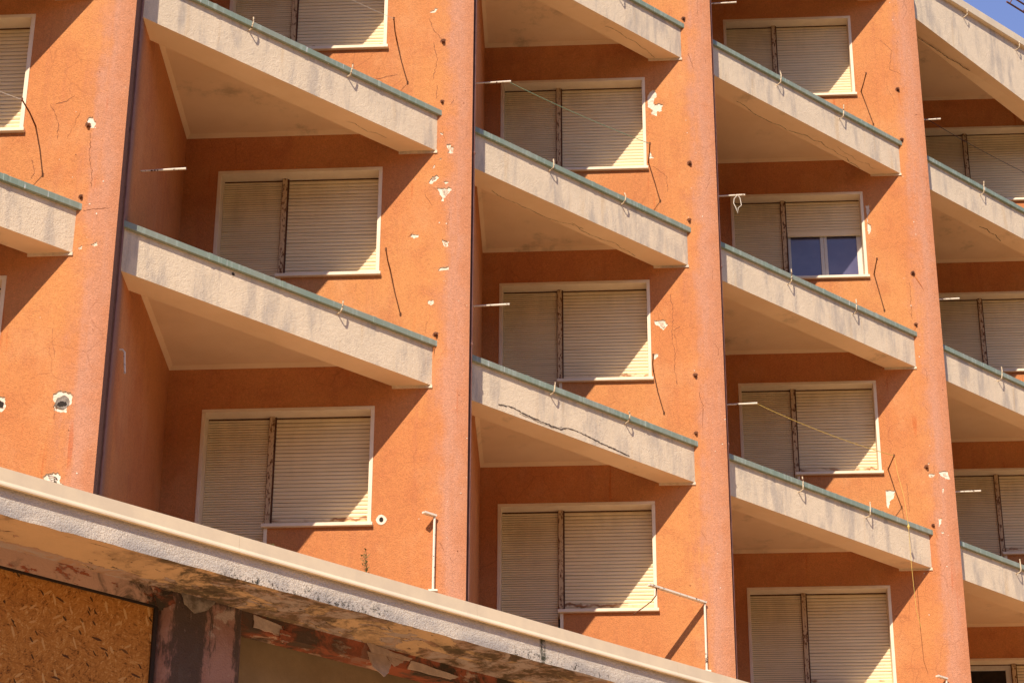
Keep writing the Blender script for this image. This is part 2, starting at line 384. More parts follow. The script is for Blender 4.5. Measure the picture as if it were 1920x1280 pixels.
PATCH={
 2:[[[0.085,14.757],[0.133,14.751],[0.129,14.715],[0.182,14.71],[0.166,14.685],[0.167,14.634],[0.135,14.616],[0.097,14.632],[0.117,14.668],[0.099,14.69]],[[-0.118,14.238],[-0.075,14.33],[-0.047,14.329],[-0.025,14.346],[-0.003,14.328],[-0.005,14.288],[-0.042,14.257],[-0.086,14.226]],[[-0.019,14.166],[0.029,14.172],[0.041,14.167],[0.098,14.165],[0.123,14.18],[0.159,14.143],[0.125,14.101],[0.084,14.059],[0.051,13.986],[0.038,13.997],[0.044,14.046],[0.008,14.083],[0.014,14.112]],[[0.053,14.243],[0.091,14.253],[0.119,14.252],[0.104,14.227],[0.078,14.224]],[[-0.08,14.424],[-0.053,14.481],[-0.04,14.47],[-0.049,14.441]],[[0.006,14.57],[0.025,14.562],[0.027,14.54],[0.016,14.548]],[[-0.318,13.563],[-0.266,13.57],[-0.212,13.571],[-0.224,13.534],[-0.265,13.515],[-0.296,13.536]],[[0.055,13.502],[0.117,13.47],[0.124,13.401],[0.083,13.402],[0.062,13.461]],[[0.007,13.096],[0.047,13.136],[0.14,13.161],[0.139,13.104],[0.088,13.099]],[[-0.093,12.715],[-0.033,12.729],[-0.026,12.686],[-0.056,12.654],[-0.091,12.681]],[[-0.155,16.59],[-0.08,16.651],[-0.048,16.632],[-0.101,16.583]],[[0.005,14.913],[0.041,14.905],[0.037,14.871],[0.012,14.877]]],
 1:[[[-0.08,10.157],[-0.005,10.188],[0.084,10.162],[0.116,10.124],[0.103,10.041],[0.063,10.005],[0.067,9.959],[0.008,9.955],[-0.063,9.98],[-0.052,10.045],[-0.074,10.092]],[[-0.631,10.133],[-0.552,10.131],[-0.535,10.093],[-0.532,10.019],[-0.562,9.974],[-0.614,9.975]],[[-0.104,9.3],[-0.067,9.333],[-0.005,9.347],[0.044,9.335],[0.066,9.309],[0.062,9.263],[0.09,9.225],[0.107,9.17],[0.01,9.189],[-0.058,9.232],[-0.098,9.275]],[[0.025,11.723],[0.059,11.742],[0.066,11.703],[0.042,11.693]],[[0.147,11.75],[0.211,11.787],[0.215,11.748],[0.184,11.729]],[[-0.017,13.146],[0.005,13.207],[0.04,13.217],[0.085,13.121],[0.061,13.081],[-0.004,13.093]]],
 3:[[[-0.515,17.18],[-0.47,17.269],[-0.422,17.311],[-0.389,17.288],[-0.369,17.199],[-0.411,17.157],[-0.417,17.102],[-0.38,17.078],[-0.37,17.1],[-0.29,17.086],[-0.315,17.032],[-0.316,16.972],[-0.377,16.969],[-0.376,16.903],[-0.463,16.928],[-0.438,16.998],[-0.532,17.045]],[[-0.513,16.344],[-0.476,16.359],[-0.436,16.255],[-0.511,16.258]],[[-0.483,13.891],[-0.37,13.901],[-0.308,13.836],[-0.338,13.8],[-0.374,13.75],[-0.407,13.789],[-0.473,13.841]],[[-0.501,13.417],[-0.438,13.423],[-0.45,13.379],[-0.496,13.343]]],
 4:[[[-0.575,17.279],[-0.527,17.278],[-0.52,17.187],[-0.559,17.092],[-0.561,16.981],[-0.523,16.953],[-0.521,16.884],[-0.549,16.816],[-0.568,16.803],[-0.574,16.899],[-0.575,17.175]],[[-0.692,12.75],[-0.607,12.814],[-0.445,12.798],[-0.481,12.693],[-0.533,12.642],[-0.552,12.538],[-0.67,12.606]],[[0.032,13.052],[0.117,13.037],[0.075,12.972],[0.017,13.012]],[[0.168,13.075],[0.291,13.086],[0.319,12.967],[0.258,12.968],[0.188,13.009]],[[0.116,12.381],[0.164,12.38],[0.147,12.316],[0.107,12.265]],[[0.125,12.187],[0.186,12.185],[0.147,12.16]],[[0.018,13.198],[0.056,13.211],[0.041,13.179]],[[0.198,12.824],[0.223,12.831],[0.211,12.745],[0.188,12.759]]],
}
CRACK={
 1:[[[0.039,13.019],[0.054,12.71],[0.092,12.586],[0.097,12.403]],[[-0.349,13.377],[-0.242,13.404],[-0.164,13.465]],[[0.034,12.133],[0.14,12.148],[0.3,12.167]],[[-0.535,12.729],[-0.491,12.604],[-0.525,12.514]],[[-0.405,13.378],[-0.302,13.155],[-0.301,12.968]]],
 2:[[[-0.153,16.501],[-0.085,16.309],[0.014,16.192]],[[-0.101,16.159],[-0.046,15.932],[-0.091,15.636]],[[-0.039,15.56],[-0.048,15.376]],[[-0.161,14.085],[-0.071,13.942]],[[-0.28,13.6],[-0.34,13.532]],[[-0.807,15.661],[-0.521,15.725]]],
 3:[[[-0.275,14.252],[-0.239,14.039],[-0.265,13.588],[-0.228,13.438],[-0.241,13.216],[-0.213,12.994]],[[-0.445,16.138],[-0.273,15.988],[-0.265,15.748]],[[-0.247,13.737],[-0.158,13.795]],[[0.051,12.878],[0.099,12.694],[0.076,12.405]],[[0.061,17.87],[0.126,17.615]]],
 4:[[[-0.183,20.124],[-0.02,19.928],[-0.073,19.598],[0.095,19.498]],[[-0.272,11.627],[-0.285,11.247]],[[-1.351,12.186],[-1.065,12.103]],[[-0.03,15.997],[-0.032,15.655],[-0.026,15.417]],[[-0.283,12.91],[-0.278,12.674],[-0.27,12.477]]],
}

for b in PATCH:
    PATCH[b] = [[(max(u, -.64+WS[b]), min(z, 99)) for u, z in p] for p in PATCH[b]]

bld = empty('apartment_building', (B[2].x, B[2].y, 0))
tag(bld, 'derelict orange stucco apartment block with saw-tooth facade, cream balconies and closed roller shutters', 'building')
def place(o, b, z=0.):
    o.rotation_euler = (0, 0, -A)
    o.location = (B[b].x, B[b].y, z)
    if o.parent == bld: o.location = (B[b].x-B[2].x, B[b].y-B[2].y, z)
    return o

def ribbon(mb, pts, wd, off, mi, nrm=None):
    """thin crack lying on the wall plane (u, z)"""
    fine = []
    for i in range(len(pts)-1):
        a, c = pts[i], pts[i+1]; n = max(2, int(math.hypot(c[0]-a[0], c[1]-a[1])/.025))
        for k in range(n):
            t = k/n; fine.append((a[0]+(c[0]-a[0])*t+rnd.uniform(-.009, .009), a[1]+(c[1]-a[1])*t+rnd.uniform(-.005, .005)))
    fine.append(pts[-1])
    for i in range(len(fine)-1):
        a, c = fine[i], fine[i+1]; w0 = wd*rnd.uniform(.35, 1.2); dx, dz = c[0]-a[0], c[1]-a[1]; L = math.hypot(dx, dz) or 1
        nx, nz = -dz/L*w0/2, dx/L*w0/2
        q = [(a[0]-nx, a[1]-nz), (c[0]-nx, c[1]-nz), (c[0]+nx, c[1]+nz), (a[0]+nx, a[1]+nz)]
        mb.face([off(p) for p in q], mi)

# ---------------------------------------------------------------- walls
def make_wall(b):
    mb = MB(); u0, u1 = UI[b], NOSE; ws = WS[b]
    holes = []
    for wt in WT:
        fl = wt-2.24; si = wt-1.40
        holes.append([(-2.58+ws, fl), (-2.58+ws, wt-.02), (-.68+ws, wt-.02), (-.68+ws, si), (-1.815+ws, si), (-1.815+ws, fl)])
    pats = [jag(p) for p in PATCH.get(b, [])]
    pats = [[(min(max(u, -.63+ws), NOSE-.02), z) for u, z in p] for p in pats]
    vs, es = [], []
    def loop(p):
        k = len(vs); vs.extend(Vector(q) for q in p); es.extend((k+i, k+(i+1) % len(p)) for i in range(len(p)))
    loop([(u0, ZB), (u1, ZB), (u1, ZR), (u0, ZR)])
    for h in holes+pats: loop(h)
    for u in (.1, .14, .18, .22, .26, .30, .34):
        k = len(vs); vs.extend((Vector((u, ZB)), Vector((u, ZR)))); es.append((k, k+1))
    V, E_, F_, *_r = delaunay_2d_cdt(vs, es, [], 0, 1e-5)
    allh = holes+pats
    for f in F_:
        p = [V[i] for i in f]; c = sum(p, Vector((0, 0)))/len(p)
        if any(inside(c, h) for h in allh): continue
        if (p[1]-p[0]).cross(p[2]-p[0]) < 0: p.reverse()
        mb.face([(q.x, vnose(q.x), q.y) for q in p], 0, [(q.x, q.y) for q in p])
    for p in pats:                                             # plaster gone: recessed floor and a broken rim
        n = len(p); c = sum((Vector(q) for q in p), Vector((0, 0)))/n
        area = abs(sum(p[i][0]*p[(i+1) % n][1]-p[(i+1) % n][0]*p[i][1] for i in range(n)))/2
        dep = .006 if area < .004 else .010
        V2, _, F2, *_q = delaunay_2d_cdt([Vector(q) for q in p]+[c+Vector((rnd.uniform(-.4, .4)*math.sqrt(area), rnd.uniform(-.4, .4)*math.sqrt(area))) for _ in range(5)], [(i, (i+1) % n) for i in range(n)], [], 0, 1e-5)
        jit = {i: rnd.uniform(-.003, .006) for i in range(len(V2))}
        for f in F2:
            q = [V2[i] for i in f]
            if not inside(sum(q, Vector((0, 0)))/len(q), p): continue
            if (q[1]-q[0]).cross(q[2]-q[0]) < 0: q.reverse(); f = list(reversed(f))
            mb.face([(k.x, vnose(k.x)+dep+jit[i], k.y) for k, i in zip(q, f)], 1)
        if area > .004 and b != 1:                             # older, greyer layer left in the middle of the scar
            for _ in range(2):
                k0 = c+Vector((rnd.uniform(-.25, .25), rnd.uniform(-.25, .25)))*math.sqrt(area); q = [(k0.x+(u-c.x)*.38, k0.y+(z-c.y)*.38) for u, z in p]
                if all(inside(t_, p) for t_ in q): mb.face([(u, vnose(u)+dep-.005, z) for u, z in q], 5)
        for i in range(n):
            a, d = p[i], p[(i+1) % n]
            mb.face([(a[0], vnose(a[0]), a[1]), (a[0], vnose(a[0])+dep+.006, a[1]), (d[0], vnose(d[0])+dep+.006, d[1]), (d[0], vnose(d[0]), d[1])], 1)
    for cr in CRACK.get(b, []):
        ribbon(mb, cr, .006, lambda q: (q[0], vnose(q[0])-.002, q[1]), 3)
    if b in (1, 2, 3, 4):                                      # hairline crazing and chipped pits on the weathered nose
        for _ in range(10):
            u, z = rnd.uniform(-.25, .3), rnd.uniform(7.6, 20)+EYE; pts = [(u, z)]
            for _k in range(rnd.randint(1, 3)): u += rnd.uniform(-.07, .07); z -= rnd.uniform(.02, .2); pts.append((min(u, .36), z))
            ribbon(mb, pts, .0032, lambda q: (q[0], vnose(q[0])-.002, q[1]), 3)
        for _ in range(34):
            u, z = min(.37, max(-.5, rnd.gauss(.1, .17))), rnd.uniform(7.6, 20)+EYE; r = rnd.uniform(.003, .010)
            if any(inside((u, z), h) for h in allh): continue
            mb.face([(u+r*math.cos(k*1.05)*rnd.uniform(.6, 1.2), vnose(u)-.0025, z+r*math.sin(k*1.05)*rnd.uniform(.6, 1.2)) for k in range(6)], rnd.choice((1, 1, 3)))
    if b == 2:                                                 # round sleeve hole with a pale ring beside the lowest window
        c = (-.548, 8.483+EYE)
        ring = [(c[0]+.058*math.cos(k*.524)*rnd.uniform(.9, 1.1), -.004, c[1]+.058*math.sin(k*.524)*rnd.uniform(.9, 1.1)) for k in range(12)]
        mb.face(ring, 1); mb.face([(c[0]+.024*math.cos(k*.785), -.007, c[1]+.03*math.sin(k*.785)) for k in range(8)], 2)
    if b == 1:
        for pl, v_, mi_ in (([(-.05, 10.01), (.03, 9.985), (.085, 10.03), (.075, 10.10), (.03, 10.135), (-.035, 10.11), (-.06, 10.06)], .0035, 6),
                            ([(-.03, 10.03), (.02, 10.015), (.065, 10.035), (.05, 10.065), (.0, 10.075), (-.025, 10.06)], .001, 2), ([(-.62, 10.03), (-.56, 10.02), (-.55, 10.07), (-.60, 10.10)], .002, 2)):
            mb.face([(q[0], v_, q[1]) for q in jag(pl, .006)], mi_)
        for cr in ([(-.05, 9.31), (0, 9.30), (.04, 9.27)], [(-.03, 9.28), (.02, 9.26), (.05, 9.22)], [(0, 9.25), (.04, 9.235), (.06, 9.20)], [(.01, 9.29), (.02, 9.24)]):
            ribbon(mb, cr, .009, lambda q: (q[0], .002, q[1]), 2)
    # return wall of this bay (to the nose of the pier before it)
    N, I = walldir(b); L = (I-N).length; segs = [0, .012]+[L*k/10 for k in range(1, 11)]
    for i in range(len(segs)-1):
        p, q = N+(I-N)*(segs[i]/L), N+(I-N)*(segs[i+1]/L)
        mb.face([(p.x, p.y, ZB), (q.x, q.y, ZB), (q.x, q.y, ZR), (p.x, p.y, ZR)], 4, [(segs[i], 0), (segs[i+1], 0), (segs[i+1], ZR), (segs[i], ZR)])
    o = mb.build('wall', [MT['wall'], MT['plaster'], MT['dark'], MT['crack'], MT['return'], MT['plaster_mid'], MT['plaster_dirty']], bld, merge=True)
    return place(o, b)
for b in B: make_wall(b)

# ---------------------------------------------------------------- windows (surround, sill, mullion, shutters)
def slats(mb, u0, u1, z1, z0, pitch, v0, deep, gap=.12):
    z = z1; tilt = 0
    while z > z0+.01:
        zb = max(z-pitch, z0); p = z-zb; j = rnd.uniform(-.0012, .0012); t = rnd.uniform(-.0012, .0012)
        prof = [(z, v0+deep), (z-gap*p, v0+deep), (z-(gap+.03)*p, v0+.001+j), (z-.55*p, v0-.004+j), (zb, v0+.0015+j)]
        for (za, va), (zc, vc) in zip(prof, prof[1:]):
            mb.face([(u0, va, za-t), (u0, vc, zc-t), (u1, vc, zc+t), (u1, va, za+t)], 1 if va > v0+deep*.8 and vc > v0+deep*.8 else 0)
        mb.face([(u0, prof[-1][1], zb-t), (u0, v0+deep, zb-t), (u1, v0+deep, zb+t), (u1, prof[-1][1], zb+t)])
        z = zb
def make_window(kind='closed'):
    mb = MB(); fl, si = -2.24, -1.38
    mb.box(-2.60, -.66, -.008, .24, -.042, 0)
    mb.box(-2.60, -2.557, -.010, .24, fl, -.0425); mb.box(-.703, -.66, -.010, .24, si, -.0425)
    mb.box(-1.835, -1.795, -.008, .24, fl, si-.042)
    mb.face([(-2.60, .30, fl), (-.66, .30, fl), (-.66, .30, 0), (-2.60, .30, 0)], 1)
    win = mb.build('window', [MT['trim'], MT['dark']], bld, bevel=.004)
    s = MB(); s.box(-1.86, -.64, -.048, .235, si-.040, si); s.build('sill', MT['trim'], win, bevel=.005)
    m = MB(); m.box(-1.8575, -1.800, .135, .25, fl+.05 if 0 else si+.001, -.0425); m.box(-1.842, -1.79, .15, .25, fl, si-.041)
    mu = m.build('mullion', MT['mullion'], win, bevel=.004)
    d = MB(); d.box(-1.7995, -1.782, .160, .25, si+.001, -.043); d.box(-1.8645, -1.858, .165, .25, si, -.043); d.box(-2.556, -.704, .188, .25, -.058, -.0427); d.build('guide_and_gap_shade', MT['guide_and_shade'], win)  # last box is a dark strip painting the shadow gap under the lintel
    l = MB()
    if kind == 'transom':
        slats(l, -2.556, -1.859, -.60, fl, .0295, .18, .007, .19)
        sa = MB(); 
        for bx in ((-2.556, -1.859, .19, .24, -.13, -.0425), (-2.556, -1.859, .19, .24, -.60, -.50), (-2.556, -2.47, .19, .24, -.4995, -.1305), (-1.945, -1.859, .19, .24, -.4995, -.1305)): sa.box(*bx)
        sh = sa.build('sash', MT['sash'], win, bevel=.004)
        q = MB(); q.box(-2.47, -1.945, .215, .225, -.4995, -.1305); q.build('pane', MT['dark'], win)
    else:
        slats(l, -2.556, -1.8648, -.0585, fl, .0295, .18, .007, .19)
    l.build('roller_shutter', [MT['shutter'], MT['gap']], win)
    r = MB()
    if kind == 'half_open':
        slats(r, -1.7815, -.704, -.0585, -.56, .046, .175, .006); r.box(-1.775, -.704, .168, .19, -.63, -.561)
        r.box(-1.71, -1.66, .160, .1675, -.612, -.585); r.box(-.85, -.80, .160, .1675, -.612, -.585)
        sa = MB(); zt, zb = -.05, si+.001
        for u0, u1 in ((-1.775, -1.735), (-1.305, -1.255), (-1.253, -1.205), (-.775, -.704)): sa.box(u0, u1, .205, .25, zb, zt)
        for u0, u1 in ((-1.7349, -1.3051), (-1.2049, -.7751)): sa.box(u0, u1, .207, .25, zb, zb+.045)
        sa.build('sash', MT['sash'], win, bevel=.005)
        for u0, u1 in ((-1.7349, -1.3051), (-1.2049, -.7751)):
            q = MB(); q.box(u0, u1, .225, .235, zb+.045, zt); q.build('pane', MT['glass'], win)
    else:
        slats(r, -1.7815, -.704, -.0585, si+.075, .0455, .18, .006)
        r.box(-1.7815, -.704, .172, .195, si+.001, si+.0745)
    r.build('roller_shutter', [MT['shutter'], MT['gap']], win)
    return win
protos = {k: make_window(k) for k in ('closed', 'half_open', 'transom')}
used = set()
def place_window(b, wt, kind):
    p = protos[kind]
    if kind in used:
        o = p.copy(); C.objects.link(o)
        for ch in p.children:
            c = ch.copy(); C.objects.link(c); c.parent = o
    else: o = p; used.add(kind)
    o.parent = bld
    d = WS[b]*W2
    o.rotation_euler = (0, 0, -A); o.location = (B[b].x-B[2].x+d.x, B[b].y-B[2].y+d.y, wt)
    if kind == 'half_open': o['label'] = 'window with its right roller shutter half raised over a pale sash with dark panes'
    if kind == 'transom': o['label'] = 'window with its left shutter lowered below a dark transom pane'
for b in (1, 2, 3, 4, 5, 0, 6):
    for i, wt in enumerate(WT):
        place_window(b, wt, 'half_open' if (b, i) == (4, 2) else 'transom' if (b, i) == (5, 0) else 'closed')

# ---------------------------------------------------------------- balconies
CRK = {(3, 0): [[(3.291, 10.134), (3.083, 10.163), (2.873, 10.131), (2.575, 10.117), (2.299, 10.109), (2.185, 10.162), (1.966, 10.158), (1.61, 10.122), (1.158, 10.091)]],
       }
def make_balcony(b, zf, fi, roof=False):
    s = step(b); d = s.normalized(); nin = Vector((-d.y, d.x)); N, I = walldir(b); rd = (I-N).normalized()
    back = Vector((rd.y, -rd.x))*-.04                          # a little into the return wall
    zero = Vector((0, .03)); WD = Vector((1, 0))
    def line(off):                                             # line parallel to the parapet, off metres inwards
        p = Vector((-.03, 0))+nin*off
        return isect(p, d, zero, WD), isect(p, d, N+back, rd)
    (a0, a1), (b0, b1), (c0, c1), (e0, e1) = line(0), line(.32), line(-.038), line(.34)
    top, bot = -.082, -.555
    mb = MB()
    if roof: top = .12
    poly = [a1, a0, b0, b1]
    zb = [bot]*4
    if roof and b >= 5: zb = [-.56, -1.10, -1.10, -.56]
    mb.prism(poly, bot, top, 0, 1, None, zb)
    cI = isect(N+back, rd, zero, WD)
    slab = [b1, b0, Vector((cI.x, .03))]
    mb.prism(slab, -.26, -.06 if not roof else .11, 0, 1, 3)
    # cove along the two walls under the soffit
    for p, q in ((Vector((I.x+.002, -.002)), Vector((b0.x, -.002))), (b1-back*1.05, I)):
        t = (q-p).normalized(); nn = Vector((t.y, -t.x)) if p.y == q.y else Vector((t.y, -t.x))
        q0 = q; w_ = .05
        mb.face([(p.x, p.y, -.30), (q0.x, q0.y, -.30), (q0.x+nn.x*w_, q0.y+nn.y*w_, -.2585), (p.x+nn.x*w_, p.y+nn.y*w_, -.2585)], 1)
    if not roof: mb.box(-.475, -.022, -.014, .02, -.588, -.552)
    for cr in CRK.get((b, fi), []):
        def off(q): p = Vector((-.03, 0))-d*q[0]-nin*.003; return (p.x, p.y, q[1]+EYE-zf)
        for i, w_ in ((0, .016), (1, .006)):
            ribbon(mb, cr if i == 0 else [(x+.1, z-.015) for x, z in cr[2:6]], w_, off, 2)
    if (b, fi) == (2, 0):                                      # hole where a railing peg was torn out
        for rr_, of_, mi_ in ((.030, .002, 0), (.020, .004, 2)):
            pc = Vector((-.03, 0))-d*2.766-nin*of_; mb.face([(pc.x+d.x*rr_*math.cos(k*.785)*rnd.uniform(.8, 1.2), pc.y+d.y*rr_*math.cos(k*.785), -.125+rr_*math.sin(k*.785)) for k in range(8)], mi_)
    for (s0, s1, wd, o0) in {(4, 2): ((3.3, .5, .008, .25), (1.3, .3, .004, .12)), (3, 1): ((3.2, 1.6, .006, .26), (1.9, .6, .006, .2)), (3, 2): ((1.3, .2, .005, .15),), (5, 9): ((3.7, 2.4, .013, .27),), (5, 2): ((2.6, 1.9, .012, .22),), (2, 1): ((1.2, .6, .004, .2),)}.get((b, fi), ()):
        pts = []; x = s0; yy = o0
        while x > s1: pts.append((x, yy)); x -= rnd.uniform(.08, .2); yy = min(.31, max(.06, yy+rnd.uniform(-.05, .05)))
        def offu(q):
            p = Vector((-.03, 0))-d*q[0]+nin*q[1]
            zz = bot if not (roof and b >= 5) else -1.10+(-.56+1.10)*min(1., q[0]/4.3)
            return (p.x, p.y, zz-.003)
        if len(pts) > 2: ribbon(mb, pts, wd, offu, 2)
    o = mb.build('balcony' if not roof else 'roof_slab', [MT['cream'], MT['soffit'], MT['crackc'], MT['tile']], bld)
    place(o, b, zf)
    k = MB()
    if not roof:
        k.prism([c1, c0, e0, e1], -.080, -.008)
        L = (c1-c0).length
        for t in (.24, .5, .76):
            p = c0+(c1-c0)*(t+rnd.uniform(-.03, .03)); q = p-nin*.003
            k.prism([q, q+d*.05, q+d*.05+nin*.33, q+nin*.33], -.083, -.0055)
        k.build('coping', MT['coping'], o, bevel=.004)
    else:
        c0, c1 = line(-.07); k.prism([c1, c0, e0, e1], .122, .27); k.build('coping', MT['flash'], o, bevel=.006)
    base = {3: (2.48, 1.23), 2: (2.767, 1.367), 5: (2.82, 1.42)}.get(b, (2.72, 1.36))
    if (b, fi) == (2, 0): base = (1.366,)
    if (b, fi) == (3, 2): base = (1.215,)
    for h in base:
        p = Vector((-.03, 0))-d*h; tall = .15 if b >= 4 else .085; zz = -.17 if b >= 4 else -.125
        if roof: zz, tall = .0, .08
        hk = MB(); pts = []
        for out, up in ((-.02, 0), (.05, .005), (.075, .02), (.085, .05), (.088, .05+tall*.5), (.085+rnd.uniform(-.01, .01), .05+tall)):
            q = p-nin*out+d*rnd.uniform(-.006, .006); pts.append((q.x, q.y, zz+up))
        hk.tube(pts, .0085, 6); hk.build('hook', MT['hook'], o)
    return o
for b in (1, 2, 3, 4, 5, 6):
    for i, zf in enumerate(PF): make_balcony(b, zf, i)
    make_balcony(b, 19.80+EYE, 9, True)
# hole knocked in one parapet
# ---------------------------------------------------------------- old railing anchors left in the wall
def make_anchor():
    mb = MB(); mb.tube([(0, .02, 0), (.003, -.05, -.004)], [.02, .017], 7, 0)
    mb.face([(.045*math.cos(k*.7)*rnd.uniform(.6, 1.1), -.003, .042*math.sin(k*.7)*rnd.uniform(.6, 1.1)) for k in range(9)], 1)
    mb.box(-.026, .022, -.035, -.022, -.01, .014)
    mb.face([(-.012, -.0025, -.03), (-.006, -.0025, -.20), (-.001, -.0025, -.34), (.006, -.0025, -.19), (.014, -.0025, -.03)], 2)
    return mb.build('railing_anchor', [MT['rust'], MT['crack'], MT['rustrun']], bld)
pa = make_anchor(); first = True
for b, zs in ((1, (10.69, 11.51)), (2, (10.69, 13.73, 14.57)), (3, (10.72, 11.51, 13.72, 14.57, 16.82)), (4, (10.68, 11.54, 13.73, 14.55, 16.77, 17.64))):
    for z in zs:
        o = pa if first else pa.copy()
        if not first: C.objects.link(o)
        first = False; o.parent = bld; sc = rnd.uniform(.65, .95); o.scale = (sc, sc, sc)
        p = B[b]+W2*rnd.uniform(.0, .035); o.rotation_euler = (rnd.uniform(-.1, .2), rnd.uniform(-.5, .5), -A); o.location = (p.x-B[2].x, p.y-B[2].y, z+EYE)

# ---------------------------------------------------------------- flat roof behind the parapets
mb = MB(); d = (B[6]-B[0]).normalized(); n = Vector((-d.y, d.x)); p0 = B[0]-d*3+n*.9-B[2]; p1 = B[6]+d*3+n*.9-B[2]
mb.prism([p0, p1, p1+n*14, p0+n*14], 19.80+EYE, 19.90+EYE); mb.prism([p0+n*4, p1+n*4, p1+n*14, p0+n*14], 0, 19.79+EYE)
mb.build('roof', MT['roof'], bld)

# ---------------------------------------------------------------- terrace canopy, column and shop front under it
TH = rad(46.0)-A
DD = Vector((math.cos(TH), math.sin(TH)))
def placeD(o):
    o.rotation_euler = (0, 0, TH); o.location = (0, 0, 0) if o.parent == bld else (B[2].x, B[2].y, 0); return o
E0, E1 = -11., 11.
mb = MB(); z0, zf_ = 6.90+EYE, 7.30+EYE
def rough_edge():                                              # outer face with a slightly uneven lower arris
    n = 150; xs = [E0+(E1-E0)*i/n for i in range(n+1)]; zl = [z0+rnd.uniform(-.006, .006) for _ in xs]
    for i in range(n):
        mb.face([(xs[i], -.757, zl[i]), (xs[i+1], -.757, zl[i+1]), (xs[i+1], -.757, zf_-.03), (xs[i], -.757, zf_-.03)], 0)
        mb.face([(xs[i], -.757, zl[i]), (xs[i], -.655, zl[i]+.002), (xs[i+1], -.655, zl[i+1]+.002), (xs[i+1], -.757, zl[i+1])], 1)
rough_edge()
for x0 in [E0+i for i in range(int(E1-E0))]:
    mb.face([(x0, -.655, z0+.004), (x0, .55, z0+.004), (x0+1, .55, z0+.004), (x0+1, -.655, z0+.004)], 1)
mb.face([(E0, -.757, zf_-.03), (E1, -.757, zf_-.03), (E1, 6, zf_-.03), (E0, 6, zf_-.03)], 2)
can = mb.build('canopy', [MT['cface'], MT['cunder'], MT['roof']], bld); placeD(can)
k = MB()
pf = [(-.79, zf_+.02), (-.79, zf_-.103), (-.806, zf_-.135), (-.806, zf_-.150), (-.784, zf_-.156), (-.775, zf_-.15), (-.775, zf_-.06), (-.30, zf_-.02), (-.30, zf_+.02)]
cuts = [E0, -6.1, -3.05, -.02, 2.98, 6.0, 9.0, E1]
for xa, xb in zip(cuts, cuts[1:]):                             # sheets of flashing butted end to end
    xa += .0015; xb -= .0015
    for i in range(len(pf)):
        p, q = pf[i], pf[(i+1) % len(pf)]; k.face([(xa, p[0], p[1]), (xa, q[0], q[1]), (xb, q[0], q[1]), (xb, p[0], p[1])])
    k.face([(xa, p[0], p[1]) for p in reversed(pf)]); k.face([(xb, p[0], p[1]) for p in pf])
cp = k.build('coping', MT['flash'], can)
mb = MB(); mb.box(E0, -3.36, 0., .25, 6.733+EYE, z0+.0035); mb.box(-3.36, E1, .0, .25, 6.735+EYE, z0+.003)
placeD(mb.build('beam', MT['cbeam'], bld))
def make_column(x0, x1):
    mb = MB(); pr = []
    for cx_, cy_, a0 in ((x1-.13, .45, 0), (x0+.13, .45, 90)):
        pass
    r = .14
    for cx_, cy_, s0 in ((x0+r, -.03+r, 180), (x1-r, -.03+r, 270)):
        for k_ in range(7): a = rad(s0+k_*15); pr.append((cx_+r*math.cos(a), cy_+r*math.sin(a)))
    pr += [(x1, .6), (x0, .6)]
    n = len(pr)
    for i in range(n):
        a, c = pr[i], pr[(i+1) % n]
        mb.face([(a[0], a[1], 0), (c[0], c[1], 0), (c[0], c[1], z0+.003), (a[0], a[1], z0+.003)], 0, smooth=i < 13)
    return placeD(mb.build('column', MT['ccol'], bld, merge=True))
make_column(-3.36, -2.37); make_column(1.45, 2.45); make_column(-8.1, -7.1)
mb = MB(); mb.box(-2.37, 1.45, .33, .5, 0, z0); mb.box(2.45, E1, .33, .5, 0, z0); mb.box(E0, -3.36, .52, .6, 0, z0)
placeD(mb.build('shop_wall', MT['olive'], bld))
# loosened sheets of plaster hanging under the canopy
def flake(poly, y0, lean, curl, mat='plaster_grey'):
    p = jag(poly, .008, 4); n = len(p); zt = max(q[1] for q in p)
    def P3(q, th): h = zt-q[1]; return (q[0], y0-lean*h-curl*h*h+th, q[1]+EYE)
    mb = MB()
    V, _, F_, *_q = delaunay_2d_cdt([Vector(q) for q in p], [(i, (i+1) % n) for i in range(n)], [], 0, 1e-5)
    for f in F_:
        q = [V[i] for i in f]
        if not inside(sum(q, Vector((0, 0)))/len(q), p): continue
        if (q[1]-q[0]).cross(q[2]-q[0]) < 0: q.reverse()
        mb.face([P3(k_, 0) for k_ in q]); mb.face([P3(k_, .012) for k_ in reversed(q)])
    for i in range(n):
        a, c = p[i], p[(i+1) % n]; mb.face([P3(a, 0), P3(a, .012), P3(c, .012), P3(c, 0)])
    o = mb.build('plaster_flake', MT[mat], can); return o
flake([(-.86, 6.92), (-.55, 6.872), (-.26, 6.855), (-.30, 6.815), (-.82, 6.80)], -.03, .25, 0)
flake([(-.87, 6.80), (-.62, 6.80), (-.58, 6.72), (-.66, 6.60), (-.74, 6.53), (-.86, 6.62)], -.06, .45, 0)
flake([(-.60, 6.80), (-.36, 6.815), (-.42, 6.765), (-.53, 6.70), (-.58, 6.745)], -.055, .4, 0)
flake([(-2.28, 6.89), (-1.94, 6.85), (-1.92, 6.78), (-2.02, 6.745), (-2.28, 6.76)], -.012, .06, 0)
flake([(-1.96, 6.80), (-1.80, 6.80), (-1.83, 6.72), (-1.9, 6.66), (-1.97, 6.70)], -.03, .1, 0, 'cbeam')
flake([(-.25, 6.84), (.42, 6.80), (.30, 6.75), (-.3, 6.74)], -.012, .05, 0)
flake([(-3.18, 6.93), (-2.78, 6.90), (-2.86, 6.80), (-3.02, 6.73), (-3.14, 6.80)], -.055, .05, 0, 'plaster_dirty')
flake([(-3.52, 6.90), (-3.28, 6.87), (-3.24, 6.78), (-3.36, 6.71), (-3.42, 6.66), (-3.46, 6.74)], -.045, .12, 0, 'cbeam')

